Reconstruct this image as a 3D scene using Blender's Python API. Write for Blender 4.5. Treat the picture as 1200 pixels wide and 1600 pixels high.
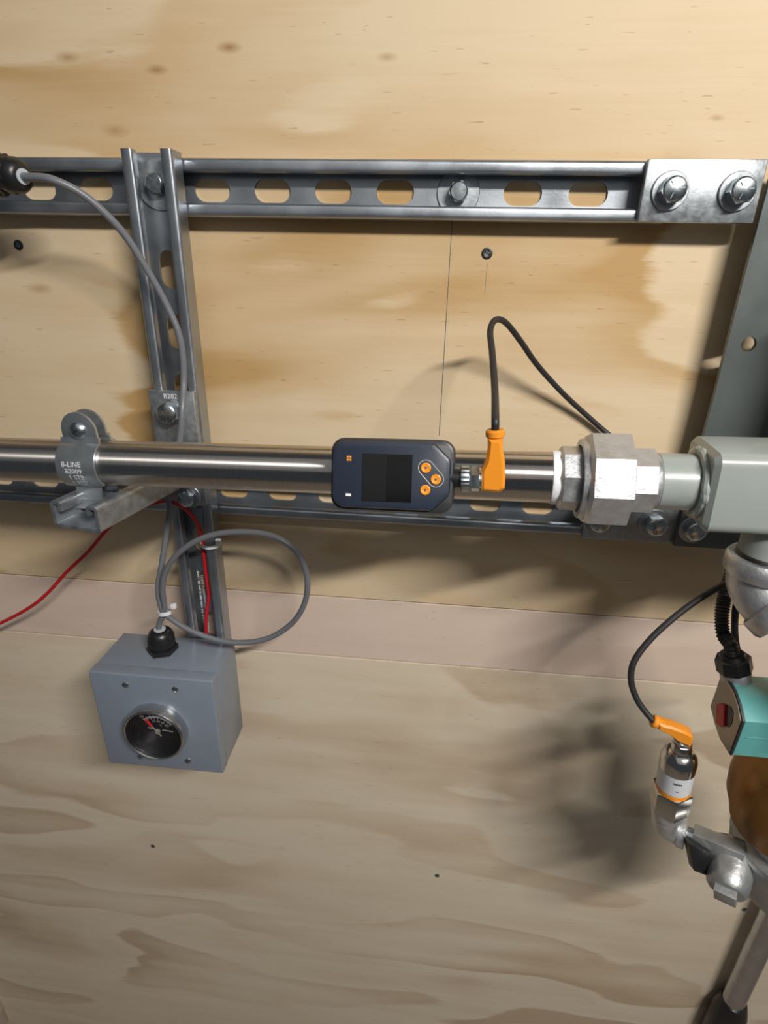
import bpy, bmesh, math, random
from mathutils import Vector, Matrix

# ------------------------------------------------------------------ clear
for o in list(bpy.data.objects): bpy.data.objects.remove(o)
scene = bpy.context.scene
col = scene.collection
V = Vector
MM = 0.001
OZ = 1450.0          # the floor lies 1450 mm under the strut's centre line

# All measures below are millimetres: X right, Y into the wall (wall face at Y = 0), Z up.
def W(p): return V((p[0] * MM, p[1] * MM, (p[2] + OZ) * MM))

# ------------------------------------------------------------------ camera
FPX = 878.1
CAM = V((194.3, -520.9, -59.2))
PIT, YAW, ROL = -0.4041, -0.0871, 0.0223
FW = V((math.sin(YAW) * math.cos(PIT), math.cos(YAW) * math.cos(PIT), math.sin(PIT)))
_r = V((math.cos(YAW), -math.sin(YAW), 0)); _u = _r.cross(FW)
RT = math.cos(ROL) * _r + math.sin(ROL) * _u
UP = -math.sin(ROL) * _r + math.cos(ROL) * _u
cd = bpy.data.cameras.new('camera'); cam = bpy.data.objects.new('camera', cd); col.objects.link(cam)
m = Matrix((RT, UP, -FW)).transposed().to_4x4(); m.translation = W(CAM); cam.matrix_world = m
cd.sensor_fit = 'VERTICAL'; cd.sensor_height = 32.0; cd.lens = FPX / 1600 * 32.0
cd.clip_start = 0.01; cd.clip_end = 50
scene.camera = cam
def at(x, y, Y):
    "the point of the place seen at photo position x, y that lies Y mm in front of the wall"
    d = FW + RT * ((x - 600) / FPX) + UP * ((800 - y) / FPX)
    return CAM + d * ((Y - CAM.y) / d.y)

# ------------------------------------------------------------------ world and light
wd = bpy.data.worlds.new('room_ambient'); scene.world = wd; wd.use_nodes = True
bg = wd.node_tree.nodes['Background']; bg.inputs[0].default_value = (0.80, 0.90, 1.0, 1); bg.inputs[1].default_value = 0.055
ld = bpy.data.lights.new('ceiling_tube_light', 'AREA'); ld.shape = 'RECTANGLE'; ld.size = 0.46; ld.size_y = 0.04
ld.energy = 19.5; ld.color = (1.0, 0.965, 0.91)
lo = bpy.data.objects.new('ceiling_tube_light', ld); col.objects.link(lo)
lo.location = W((700, -1000, 530))
lo.rotation_euler = ((W((200, 0, -750)) - lo.location).to_track_quat('-Z', 'Y')).to_euler()
fd = bpy.data.lights.new('ceiling_bounce_light', 'AREA'); fd.shape = 'SQUARE'; fd.size = 2.0; fd.energy = 4.0; fd.color = (1.0, 0.97, 0.93)
fo = bpy.data.objects.new('ceiling_bounce_light', fd); col.objects.link(fo); fo.location = W((150, -1500, 850))
fo.rotation_euler = ((W((150, 0, -800)) - fo.location).to_track_quat('-Z', 'Y')).to_euler()
vs = scene.view_settings; vs.view_transform = 'Standard'; vs.look = 'None'; vs.exposure = 0.0; vs.gamma = 1.0; vs.use_curve_mapping = False

# ------------------------------------------------------------------ materials
def newmat(name):
    mt = bpy.data.materials.new(name); mt.use_nodes = True
    return mt, mt.node_tree.nodes, mt.node_tree.links, mt.node_tree.nodes['Principled BSDF']
def simple(name, base, rough=0.5, metal=0.0, bump=0.0, bscale=300.0, var=0.0, vscale=40.0, spec=0.5, rvar=0.0, coat=0.0, stretch=(1, 1, 1), aniso=0):
    mt, N, L, b = newmat(name)
    b.inputs['Base Color'].default_value = (*base, 1); b.inputs['Roughness'].default_value = rough; b.inputs['Metallic'].default_value = metal
    b.inputs['Specular IOR Level'].default_value = spec; b.inputs['Coat Weight'].default_value = coat
    tc = N.new('ShaderNodeTexCoord'); mp = N.new('ShaderNodeMapping'); mp.inputs['Scale'].default_value = stretch
    L.new(tc.outputs['Object'], mp.inputs[0])
    if bump:
        n = N.new('ShaderNodeTexNoise'); n.inputs['Scale'].default_value = bscale; n.inputs['Detail'].default_value = 4
        L.new(mp.outputs[0], n.inputs['Vector'])
        bp = N.new('ShaderNodeBump'); bp.inputs['Strength'].default_value = bump; bp.inputs['Distance'].default_value = 0.001
        L.new(n.outputs['Fac'], bp.inputs['Height']); L.new(bp.outputs[0], b.inputs['Normal'])
    if var or rvar:
        n = N.new('ShaderNodeTexNoise'); n.inputs['Scale'].default_value = vscale; n.inputs['Detail'].default_value = 5
        L.new(mp.outputs[0], n.inputs['Vector'])
        if var:
            r = N.new('ShaderNodeMapRange'); r.inputs['From Min'].default_value = 0.3; r.inputs['From Max'].default_value = 0.7
            r.inputs['To Min'].default_value = 1 - var; r.inputs['To Max'].default_value = 1 + var
            L.new(n.outputs['Fac'], r.inputs['Value'])
            mx = N.new('ShaderNodeVectorMath'); mx.operation = 'SCALE'; mx.inputs[0].default_value = base
            L.new(r.outputs[0], mx.inputs['Scale']); L.new(mx.outputs[0], b.inputs['Base Color'])
        if rvar:
            r = N.new('ShaderNodeMapRange'); r.inputs['From Min'].default_value = 0.3; r.inputs['From Max'].default_value = 0.7
            r.inputs['To Min'].default_value = rough - rvar; r.inputs['To Max'].default_value = rough + rvar
            L.new(n.outputs['Fac'], r.inputs['Value']); L.new(r.outputs[0], b.inputs['Roughness'])
    return mt

def plywood(name, light, mid, dark, seed, bands=4.0, zs=9.0, contrast=1.0, knots=(), streak=.6):
    mt, N, L, b = newmat(name)
    def math_(op, a, c=None, clamp=False):
        n = N.new('ShaderNodeMath'); n.operation = op; n.use_clamp = clamp
        for i, v in enumerate((a, c)):
            if v is None: continue
            if hasattr(v, 'links'): L.new(v, n.inputs[i])
            else: n.inputs[i].default_value = v
        return n.outputs[0]
    tc = N.new('ShaderNodeTexCoord')
    def noise(sx, sz, detail=2.0, off=0.0, rough=0.5, dist=0.0):
        mp = N.new('ShaderNodeMapping'); mp.inputs['Scale'].default_value = (sx, 1, sz); mp.inputs['Location'].default_value = (seed * 3.1 + off, seed, seed * 1.7 - off)
        L.new(tc.outputs['Object'], mp.inputs[0])
        n = N.new('ShaderNodeTexNoise'); n.inputs['Scale'].default_value = 1.0; n.inputs['Detail'].default_value = detail; n.inputs['Roughness'].default_value = rough; n.inputs['Distortion'].default_value = dist
        L.new(mp.outputs[0], n.inputs['Vector']); return n.outputs['Fac']
    # growth rings cut by the peeling knife: level lines of a smooth height field
    h = noise(2.2, zs, 2.0, 0, 0.45, 0.35)
    rag = noise(26, 200, 4.0, 5, 0.6)
    hh = math_('ADD', math_('MULTIPLY', h, bands), math_('MULTIPLY', rag, 0.10))
    fr = math_('FRACT', hh)
    saw = N.new('ShaderNodeValToRGB'); L.new(fr, saw.inputs[0])
    cr = saw.color_ramp; cr.interpolation = 'EASE'
    cr.elements[0].position = 0.0; cr.elements[0].color = (0, 0, 0, 1); cr.elements[1].position = 1.0; cr.elements[1].color = (0.0, 0, 0, 1)
    e = cr.elements.new(0.30); e.color = (0.12, .12, .12, 1)
    e = cr.elements.new(0.62); e.color = (0.55, .55, .55, 1)
    e = cr.elements.new(0.90); e.color = (1, 1, 1, 1)
    big = noise(2.0, 5.0, 2.0, 11)
    f = math_('MULTIPLY', saw.outputs[0], math_('MULTIPLY', math_('SUBTRACT', big, 0.30, True), 2.4 * contrast))
    fine = noise(9, 520, 4.0, 23, 0.6)
    mid2 = noise(3.5, 42, 5.0, 31, 0.62)
    cloud = noise(5, 14, 3.0, 61, 0.5)
    f = math_('ADD', f, math_('MULTIPLY', math_('SUBTRACT', fine, 0.5), 0.16))
    f = math_('ADD', f, math_('MULTIPLY', math_('SUBTRACT', cloud, 0.45), 0.6))
    f = math_('ADD', f, math_('MULTIPLY', math_('SUBTRACT', mid2, 0.45), streak), True)
    rp = N.new('ShaderNodeValToRGB'); L.new(f, rp.inputs[0]); c2 = rp.color_ramp
    c2.elements[0].position = 0; c2.elements[0].color = (*light, 1); c2.elements[1].position = 1; c2.elements[1].color = (*dark, 1)
    e = c2.elements.new(0.5); e.color = (*mid, 1)
    out = rp.outputs[0]
    # short dark resin flecks
    fl = noise(55, 620, 1.0, 47); flm = math_('GREATER_THAN', fl, 0.755)
    mx = N.new('ShaderNodeMix'); mx.data_type = 'RGBA'; mx.inputs[7].default_value = (dark[0] * .55, dark[1] * .45, dark[2] * .35, 1)
    L.new(math_('MULTIPLY', flm, 0.4), mx.inputs[0]); L.new(out, mx.inputs[6]); out = mx.outputs[2]
    for (kx, kz, kr, ks) in knots:
        mp = N.new('ShaderNodeMapping'); mp.vector_type = 'POINT'
        mp.inputs['Location'].default_value = (-kx * MM, 0, -kz * MM)
        L.new(tc.outputs['Object'], mp.inputs[0])
        sc = N.new('ShaderNodeVectorMath'); sc.operation = 'MULTIPLY'; sc.inputs[1].default_value = (1000 / kr / 1.3, 0, 1000 / kr / .5)
        L.new(mp.outputs[0], sc.inputs[0])
        ad = N.new('ShaderNodeVectorMath'); ad.operation = 'LENGTH'; L.new(sc.outputs[0], ad.inputs[0])
        g = math_('SUBTRACT', 1.25, math_('ADD', ad.outputs['Value'], math_('MULTIPLY', mid2, 0.5)), True)
        mx = N.new('ShaderNodeMix'); mx.data_type = 'RGBA'; mx.inputs[7].default_value = (0.27, 0.125, 0.025, 1)
        L.new(math_('MULTIPLY', g, ks, True), mx.inputs[0]); L.new(out, mx.inputs[6]); out = mx.outputs[2]
    L.new(out, b.inputs['Base Color'])
    b.inputs['Roughness'].default_value = 0.62; b.inputs['Specular IOR Level'].default_value = 0.25
    bp = N.new('ShaderNodeBump'); bp.inputs['Strength'].default_value = 0.12; bp.inputs['Distance'].default_value = 0.0006
    L.new(fine, bp.inputs['Height']); L.new(bp.outputs[0], b.inputs['Normal'])
    return mt

KN = [(21.9, 95.7, 9, .8), (-109.6, 90.6, 9, .55), (-37.5, 82, 8, .7), (143.5, 88.9, 7, .5), (-78.6, 41.8, 12, .5), (-172.3, -80.5, 11, .5), (390.7, 50.7, 6, .5), (-95, 20, 8, .35), (-225, 60, 14, .4)]
UPZ = (420 + -387.2) / 2            # centre height of the upper sheet, its own origin
M = {}
M['ply_up'] = plywood('plywood_yellow', (0.67, 0.535, 0.36), (0.58, 0.42, 0.24), (0.475, 0.30, 0.125), 1.3, 4.2, 8.0, 1.5, [(a - 25, b_ - UPZ, c, d) for a, b_, c, d in KN])
M['ply_strip'] = plywood('plywood_pink', (0.66, 0.53, 0.44), (0.61, 0.475, 0.385), (0.53, 0.39, 0.30), 4.1, 2.0, 14.0, .4)
M['ply_low'] = plywood('plywood_brown', (0.70, 0.605, 0.47), (0.61, 0.495, 0.36), (0.51, 0.395, 0.275), 7.7, 4.2, 8.0, 1.3, streak=.8)
M['ply_side'] = plywood('plywood_grey', (0.62, 0.54, 0.47), (0.56, 0.47, 0.39), (0.46, 0.37, 0.30), 9.2, 3.0, 9.0, .6)
M['backing'] = simple('dark_joint', (0.10, 0.06, 0.03), .8)
M['pencil'] = simple('pencil_graphite', (0.16, 0.14, 0.12), .5)
M['strut'] = simple('pregalvanized_steel', (0.39, 0.42, 0.455), 0.36, .9, .04, 500, .14, 26, rvar=.08)
M['zinc'] = simple('zinc_plate', (0.38, 0.405, 0.43), 0.44, .85, .10, 350, .15, 140, rvar=.08)
M['zincc'] = simple('zinc_clamp', (0.46, 0.49, 0.515), 0.36, .85, .05, 300, .12, 60, rvar=.06)
M['zincd'] = simple('zinc_bolt', (0.52, 0.57, 0.60), 0.27, 1.0, .05, 300, .10, 80, rvar=.08)
M['galv'] = simple('hot_dip_galvanized', (0.58, 0.59, 0.61), 0.40, .80, .25, 420, .10, 130, rvar=.08)
M['castg'] = simple('grey_cast_zinc', (0.42, 0.43, 0.43), 0.42, .75, .25, 300, .12, 60, rvar=.1)
M['stain'] = simple('brushed_stainless', (0.60, 0.57, 0.54), 0.30, 1.0, 0, 60, .06, 60, stretch=(20, .4, .4))
_b = M['stain'].node_tree.nodes['Principled BSDF']; _t = M['stain'].node_tree.nodes.new('ShaderNodeTangent'); _t.direction_type = 'RADIAL'; _t.axis = 'X'
M['stain'].node_tree.links.new(_t.outputs[0], _b.inputs['Tangent']); _b.inputs['Anisotropic'].default_value = 1.0; _b.inputs['Anisotropic Rotation'].default_value = .25
M['bare'] = simple('bare_steel_pipe', (0.50, 0.51, 0.54), 0.25, 1.0, .08, 100, .1, 40, rvar=.06)
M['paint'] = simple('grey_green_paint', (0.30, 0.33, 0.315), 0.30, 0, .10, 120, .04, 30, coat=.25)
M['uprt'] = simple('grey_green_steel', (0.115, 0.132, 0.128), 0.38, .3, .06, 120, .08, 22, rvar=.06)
M['boxp'] = simple('blue_grey_enamel', (0.205, 0.24, 0.295), 0.27, 0, .05, 700, .03, 50)
M['blackp'] = simple('black_plastic', (0.012, 0.012, 0.013), 0.36, 0, .1, 400)
M['blackr'] = simple('black_rubber', (0.022, 0.021, 0.022), 0.52)
M['navy'] = simple('navy_plastic', (0.022, 0.030, 0.050), 0.40, 0, .05, 800)
M['dgrey'] = simple('charcoal_plastic', (0.028, 0.029, 0.032), 0.42, 0, .05, 700)
M['screen'] = simple('black_display_glass', (0.004, 0.004, 0.005), 0.12)
M['screen2'] = simple('black_display_film', (0.010, 0.010, 0.011), 0.2)
M['orange'] = simple('orange_plastic', (0.78, 0.27, 0.018), 0.40, 0, .08, 300)
M['orangebtn'] = simple('orange_button', (0.85, 0.30, 0.02), 0.4)
M['white'] = simple('white_nylon', (0.72, 0.73, 0.76), 0.4)
M['ptfe'] = simple('white_thread_tape', (0.80, 0.82, 0.85), 0.5, 0, .35, 250)
M['gcable'] = simple('grey_cable_jacket', (0.155, 0.162, 0.180), 0.38)
M['seal'] = simple('pale_seal', (0.45, 0.49, 0.53), 0.5)
M['red'] = simple('red_wire_jacket', (0.52, 0.012, 0.022), 0.42)
M['bronze'] = simple('tarnished_bronze', (0.30, 0.145, 0.035), 0.42, .7, .4, 160, .22, 40, rvar=.1)
M['teal'] = simple('teal_enamel', (0.10, 0.32, 0.315), 0.38, 0, .06, 200, .04, 40, coat=.2)
M['plate'] = simple('brown_metal_nameplate', (0.30, 0.26, 0.21), 0.30, .55, 0, 1, .15, 30)
M['redlab'] = simple('red_print', (0.42, 0.008, 0.016), 0.4)
M['dial'] = simple('black_dial', (0.012, 0.012, 0.013), 0.45)
M['dialw'] = simple('white_dial_print', (0.85, 0.85, 0.83), 0.5)
M['bezel'] = simple('satin_steel_bezel', (0.62, 0.62, 0.63), 0.24, 1.0)
M['needle'] = simple('red_needle_tip', (0.85, 0.02, 0.03), 0.4)
M['pale'] = simple('pale_needle', (0.45, 0.43, 0.36), 0.4)
M['label'] = simple('white_sensor_label', (0.62, 0.65, 0.68), 0.32)
M['ink'] = simple('dark_print', (0.05, 0.055, 0.08), 0.5)
M['polish'] = simple('polished_steel', (0.60, 0.58, 0.56), 0.16, 1.0, 0, 1, .05, 40)
M['dark_screw'] = simple('black_phosphate', (0.05, 0.047, 0.045), 0.42, .7)
M['stamp'] = simple('stamped_bright_edge', (0.88, 0.90, 0.92), 0.4, .1)
M['conc'] = simple('floor_board', (0.30, 0.25, 0.20), .7, 0, .2, 50, .1, 8)
mt, N, L, b = newmat('clear_lens'); M['glass'] = mt
b.inputs['Base Color'].default_value = (.95, .95, .97, 1); b.inputs['Roughness'].default_value = .03; b.inputs['Transmission Weight'].default_value = 1.0; b.inputs['IOR'].default_value = 1.12

# ------------------------------------------------------------------ mesh helpers
class MB:
    def __init__(s): s.v = []; s.f = []
    def add(s, vs, fs):
        k = len(s.v); s.v += [V(p) for p in vs]; s.f += [tuple(i + k for i in f) for f in fs]; return s
class Fr:
    "a local frame: origin and three axes"
    def __init__(s, o, x, y, z): s.o, s.x, s.y, s.z = V(o), V(x).normalized(), V(y).normalized(), V(z).normalized()
    def p(s, a, b_, c): return s.o + s.x * a + s.y * b_ + s.z * c
def axis_frame(o, d, up=(0, 0, 1)):
    d = V(d).normalized(); up = V(up)
    if abs(d.dot(up.normalized())) > .97: up = V((0, -1, 0))
    x = up.cross(d).normalized(); y = d.cross(x); return Fr(o, x, y, d)
ORG = {}
def build(name, mb, mat, parent=None, label=None, cat=None, group=None, kind=None, sharp=35, origin=None):
    if isinstance(mb, MB):
        vs = mb.v
        lo_ = V((min(p[i] for p in vs) for i in range(3))); hi = V((max(p[i] for p in vs) for i in range(3)))
        og = V(origin) if origin is not None else (lo_ + hi) / 2
        me = bpy.data.meshes.new(name); me.from_pydata([(p - og) * MM for p in vs], [], mb.f)
        bm = bmesh.new(); bm.from_mesh(me); bmesh.ops.remove_doubles(bm, verts=bm.verts, dist=1e-6); bmesh.ops.recalc_face_normals(bm, faces=bm.faces); bm.to_mesh(me); bm.free()
        me.materials.append(M[mat]); me.shade_smooth(); me.set_sharp_from_angle(angle=math.radians(sharp))
    else:
        me = mb; og = V(origin)
    o = bpy.data.objects.new(name, me); col.objects.link(o); ORG[o.name] = og
    if parent is not None: o.parent = parent; o.location = (og - ORG[parent.name]) * MM
    else: o.location = W(og)
    return tag(o, label, cat, group, kind)
def tag(o, label=None, cat=None, group=None, kind=None):
    for k, v in (('label', label), ('category', cat), ('group', group), ('kind', kind)):
        if v: o[k] = v
    return o
def thing(name, loc, label, cat, group=None):
    o = bpy.data.objects.new(name, None); o.empty_display_size = .02; col.objects.link(o)
    ORG[o.name] = V(loc); o.location = W(loc); return tag(o, label, cat, group)

def box(mb, c, s):
    x, y, z = (a / 2 for a in s); cx, cy, cz = c
    vs = [(cx + i * x, cy + j * y, cz + k * z) for i in (-1, 1) for j in (-1, 1) for k in (-1, 1)]
    return mb.add(vs, [(0, 1, 3, 2), (4, 6, 7, 5), (0, 4, 5, 1), (2, 3, 7, 6), (0, 2, 6, 4), (1, 5, 7, 3)])
def fbox(mb, fr, c, s, r=0.0, seg=2):
    "a box in a frame, edges rounded by r"
    bm = bmesh.new(); bmesh.ops.create_cube(bm, size=1.0)
    for v in bm.verts: v.co = V((v.co.x * s[0] + c[0], v.co.y * s[1] + c[1], v.co.z * s[2] + c[2]))
    if r: bmesh.ops.bevel(bm, geom=bm.edges[:], offset=r, segments=seg, affect='EDGES', profile=.5)
    bm.verts.index_update()
    mb.add([fr.p(*v.co) for v in bm.verts], [[v.index for v in f.verts] for f in bm.faces]); bm.free(); return mb
WORLD = Fr((0, 0, 0), (1, 0, 0), (0, 1, 0), (0, 0, 1))
def lathe(mb, fr, prof, n=32, closed=False):
    "prof: list of (h, r) along the frame's z axis"
    rings = []
    for h, r in prof:
        rings.append([fr.p(r * math.cos(2 * math.pi * i / n), r * math.sin(2 * math.pi * i / n), h) for i in range(n)])
    vs = [p for r in rings for p in r]; fs = []
    for k in range(len(rings) - 1):
        for i in range(n):
            j = (i + 1) % n; fs.append((k * n + i, k * n + j, (k + 1) * n + j, (k + 1) * n + i))
    if closed:
        k = len(rings) - 1
        for i in range(n): j = (i + 1) % n; fs.append((k * n + i, k * n + j, j, i))
    else:
        fs.append(tuple(range(n - 1, -1, -1))); fs.append(tuple((len(rings) - 1) * n + i for i in range(n)))
    return mb.add(vs, fs)
def inset(poly, d):
    n = len(poly); out = []
    ar = sum(poly[i][0] * poly[(i + 1) % n][1] - poly[(i + 1) % n][0] * poly[i][1] for i in range(n))
    sg = 1 if ar > 0 else -1
    for i in range(n):
        a, b_, c = V(poly[i - 1]).to_2d(), V(poly[i]).to_2d(), V(poly[(i + 1) % n]).to_2d()
        e1, e2 = (b_ - a).normalized(), (c - b_).normalized()
        n1, n2 = V((-e1.y, e1.x)) * sg, V((-e2.y, e2.x)) * sg
        bis = (n1 + n2); k = bis.length
        bis = bis / k if k > 1e-6 else n1
        out.append(tuple(b_ + bis * (d / max(.35, bis.dot(n1)))))
    return out
def prism(mb, fr, poly, z0, z1, ch=0.0, ch0=0.0):
    "a polygon pulled from z0 to z1 with chamfered rims"
    levels = []
    if ch0: levels += [(z0, inset(poly, ch0)), (z0 + ch0, poly)]
    else: levels.append((z0, poly))
    if ch: levels += [(z1 - ch, poly), (z1 - ch * .3, inset(poly, ch * .3)), (z1, inset(poly, ch))]
    else: levels.append((z1, poly))
    n = len(poly); vs = [fr.p(x, y, z) for z, pl in levels for x, y in pl]; fs = []
    for k in range(len(levels) - 1):
        for i in range(n): j = (i + 1) % n; fs.append((k * n + i, k * n + j, (k + 1) * n + j, (k + 1) * n + i))
    fs.append(tuple(range(n - 1, -1, -1))); fs.append(tuple((len(levels) - 1) * n + i for i in range(n)))
    return mb.add(vs, fs)
def ngon(n, r, ph=0.0): return [(r * math.cos(ph + 2 * math.pi * i / n), r * math.sin(ph + 2 * math.pi * i / n)) for i in range(n)]
def rrect(w, h, r, seg=5):
    out = []
    for cx, cy, a0 in ((w / 2 - r, h / 2 - r, 0), (-w / 2 + r, h / 2 - r, 90), (-w / 2 + r, -h / 2 + r, 180), (w / 2 - r, -h / 2 + r, 270)):
        for i in range(seg + 1):
            a = math.radians(a0 + 90 * i / seg); out.append((cx + r * math.cos(a), cy + r * math.sin(a)))
    return out
def spline(pts, per=10):
    pts = [V(p) for p in pts]; P = [2 * pts[0] - pts[1]] + pts + [2 * pts[-1] - pts[-2]]; out = []
    for i in range(1, len(P) - 2):
        for k in range(per):
            t = k / per; a, b_, c, d = P[i - 1], P[i], P[i + 1], P[i + 2]
            out.append(.5 * ((2 * b_) + (c - a) * t + (2 * a - 5 * b_ + 4 * c - d) * t * t + (3 * b_ - a - 3 * c + d) * t ** 3))
    out.append(pts[-1]); return out
def tube(mb, path, r, n=14):
    "a round tube along a path; r a number or a function of the distance run"
    T = []
    for i in range(len(path)):
        T.append((path[min(i + 1, len(path) - 1)] - path[max(i - 1, 0)]).normalized())
    x = axis_frame((0, 0, 0), T[0]).x; rings = []; s = 0
    for i, p in enumerate(path):
        if i: s += (p - path[i - 1]).length
        x = (x - T[i] * x.dot(T[i])).normalized(); y = T[i].cross(x); rr = r(s) if callable(r) else r
        rings.append([p + (x * math.cos(2 * math.pi * k / n) + y * math.sin(2 * math.pi * k / n)) * rr for k in range(n)])
    vs = [p for q in rings for p in q]; fs = []
    for k in range(len(rings) - 1):
        for i in range(n): j = (i + 1) % n; fs.append((k * n + i, k * n + j, (k + 1) * n + j, (k + 1) * n + i))
    fs.append(tuple(range(n - 1, -1, -1))); fs.append(tuple((len(rings) - 1) * n + i for i in range(n)))
    return mb.add(vs, fs)
def arc(c, r, a0, a1, n=6): return [(c[0] + r * math.cos(math.radians(a0 + (a1 - a0) * i / n)), c[1] + r * math.sin(math.radians(a0 + (a1 - a0) * i / n))) for i in range(n + 1)]
def sheet(path, t):
    "a polyline thickened to the left by t"
    n = len(path); off = []
    for i in range(n):
        a, b_, c = V(path[max(i - 1, 0)]), V(path[i]), V(path[min(i + 1, n - 1)])
        e1 = (b_ - a).normalized() if i else (c - b_).normalized(); e2 = (c - b_).normalized() if i < n - 1 else e1
        n1, n2 = V((-e1.y, e1.x)), V((-e2.y, e2.x)); bi = (n1 + n2).normalized(); off.append(tuple(b_ + bi * (t / max(.4, bi.dot(n1)))))
    return [tuple(p) for p in path], off
def extrude_sheet(mb, fr, path, t, z0, z1):
    a, b_ = sheet(path, t); n = len(a)
    vs = [fr.p(x, y, z) for z in (z0, z1) for (x, y) in a + b_]
    A = lambda i: i; B = lambda i: n + i; A2 = lambda i: 2 * n + i; B2 = lambda i: 3 * n + i; fs = []
    for i in range(n - 1):
        fs += [(A(i), A(i + 1), A2(i + 1), A2(i)), (B(i + 1), B(i), B2(i), B2(i + 1)), (A(i + 1), A(i), B(i), B(i + 1)), (A2(i), A2(i + 1), B2(i + 1), B2(i))]
    fs += [(A(0), A2(0), B2(0), B(0)), (A(n - 1), B(n - 1), B2(n - 1), A2(n - 1))]
    return mb.add(vs, fs)
def holed(mb, fr, rect, hole, z0, z1):
    "rectangle (x0, x1, y0, y1) with one convex hole, from z0 to z1"
    x0, x1, y0, y1 = rect; cx = sum(p[0] for p in hole) / len(hole); cy = sum(p[1] for p in hole) / len(hole)
    pts = []
    for (x, y) in hole:
        dx, dy = x - cx, y - cy; ks = []
        if dx > 1e-6: ks.append((x1 - cx) / dx)
        if dx < -1e-6: ks.append((x0 - cx) / dx)
        if dy > 1e-6: ks.append((y1 - cy) / dy)
        if dy < -1e-6: ks.append((y0 - cy) / dy)
        k = min(ks); pts.append([cx + dx * k, cy + dy * k])
    for c in ((x0, y0), (x1, y0), (x0, y1), (x1, y1)):
        i = min(range(len(pts)), key=lambda q: (pts[q][0] - c[0]) ** 2 + (pts[q][1] - c[1]) ** 2); pts[i] = list(c)
    n = len(hole); vs = [fr.p(x, y, z) for z in (z0, z1) for (x, y) in list(hole) + [tuple(p) for p in pts]]; fs = []
    for i in range(n):
        j = (i + 1) % n
        fs += [(i, j, n + j, n + i), (2 * n + j, 2 * n + i, 3 * n + i, 3 * n + j), (j, i, 2 * n + i, 2 * n + j), (n + i, n + j, 3 * n + j, 3 * n + i)]
    return mb.add(vs, fs)
def text2d(s, size, align='CENTER'):
    cu = bpy.data.curves.new('t', 'FONT'); cu.body = s; cu.size = size; cu.align_x = align; cu.align_y = 'CENTER'; cu.resolution_u = 2
    ob = bpy.data.objects.new('t', cu); col.objects.link(ob); dg = bpy.context.evaluated_depsgraph_get()
    me = bpy.data.meshes.new_from_object(ob.evaluated_get(dg)); r = [tuple(v.co[:2]) for v in me.vertices], [tuple(p.vertices) for p in me.polygons]
    bpy.data.objects.remove(ob); bpy.data.curves.remove(cu); bpy.data.meshes.remove(me); return r

SW, SD, ST = 41.3, 20.6, 2.6
def channel(mb, fr, length, slots=(), z0=0.0, hl=15.2, hh=8.6):
    "slotted C-section: frame x = across, y = towards the open side, z = along"
    h = SW / 2; r = 3.2; lip = 9.6; r2 = 2.3
    path = [(12, 0)] + arc((h - r, r), r, -90, 0) + arc((h - r, SD - r), r, 0, 90) + arc((h - lip + r2, SD - r2), r2, 90, 180, 4) + [(h - lip, SD - 7.5)]
    extrude_sheet(mb, fr, path, ST, z0, z0 + length)
    extrude_sheet(mb, Fr(fr.o, -fr.x, fr.y, fr.z), path, ST, z0, z0 + length)
    f2 = Fr(fr.o, fr.z, fr.x, fr.y)          # x along, y across, z out
    cur = z0
    so = arc((hl - hh, 0), hh, -90, 90, 9) + arc((-hl + hh, 0), hh, 90, 270, 9)
    for s in sorted(slots):
        a, b_ = s - hl - 4, s + hl + 4
        if a < cur or b_ > z0 + length: continue
        if a > cur + .01: prism(mb, f2, [(cur, -12), (a, -12), (a, 12), (cur, 12)], 0, ST)
        holed(mb, f2, (a, b_, -12, 12), [(x + s, y) for x, y in so], 0, ST); cur = b_
    if cur < z0 + length: prism(mb, f2, [(cur, -12), (z0 + length, -12), (z0 + length, 12), (cur, 12)], 0, ST)
    return mb

TOCAM = (0, -1, 0)
_bolts = {}
def bolt(parent, p, af=19.0, hh=8.0, wr=13.5, wt=2.0, mat='zincd', wmat='zinc', ph=0.3, name='hex_bolt', d=TOCAM):
    "hex head on a washer, seated at p and looking along d"
    key = (af, hh, wr, wt, mat, ph, tuple(d))
    if key not in _bolts:
        fr = axis_frame((0, 0, 0), d); mb = MB()
        prism(mb, fr, ngon(6, af / 2 / math.cos(math.pi / 6), ph), wt + 1.2, wt + hh - 1.0, 0)
        lathe(mb, fr, [(wt + hh - 1.2, af * .53), (wt + hh - .3, af * .47), (wt + hh, af * .44)], 24)
        lathe(mb, fr, [(wt, af * .56), (wt + 1.3, af * .56)], 24)
        for q in range(3):
            a = ph + q * 2.094; e = Fr(fr.o, fr.x * math.cos(a) + fr.y * math.sin(a), -fr.x * math.sin(a) + fr.y * math.cos(a), fr.z)
            fbox(mb, e, (af * .28, 0, wt + hh + .1), (af * .22, af * .05, .5))
        wm = MB(); lathe(wm, fr, [(0, wr), (wt * .75, wr), (wt, wr - .5), (wt, af * .4), (0, af * .4)], 36, True)
        b1 = build(name, mb, mat, parent, origin=(0, 0, 0)); w1 = build('washer', wm, wmat, b1, origin=(0, 0, 0))
        _bolts[key] = (b1.data, w1.data); ORG[b1.name] = V(p); ORG[w1.name] = V(p)
        b1.location = (V(p) - ORG[parent.name]) * MM; return b1
    d1, d2 = _bolts[key]
    b1 = build(name, d1, mat, parent, origin=p); build('washer', d2, wmat, b1, origin=p); return b1

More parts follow.
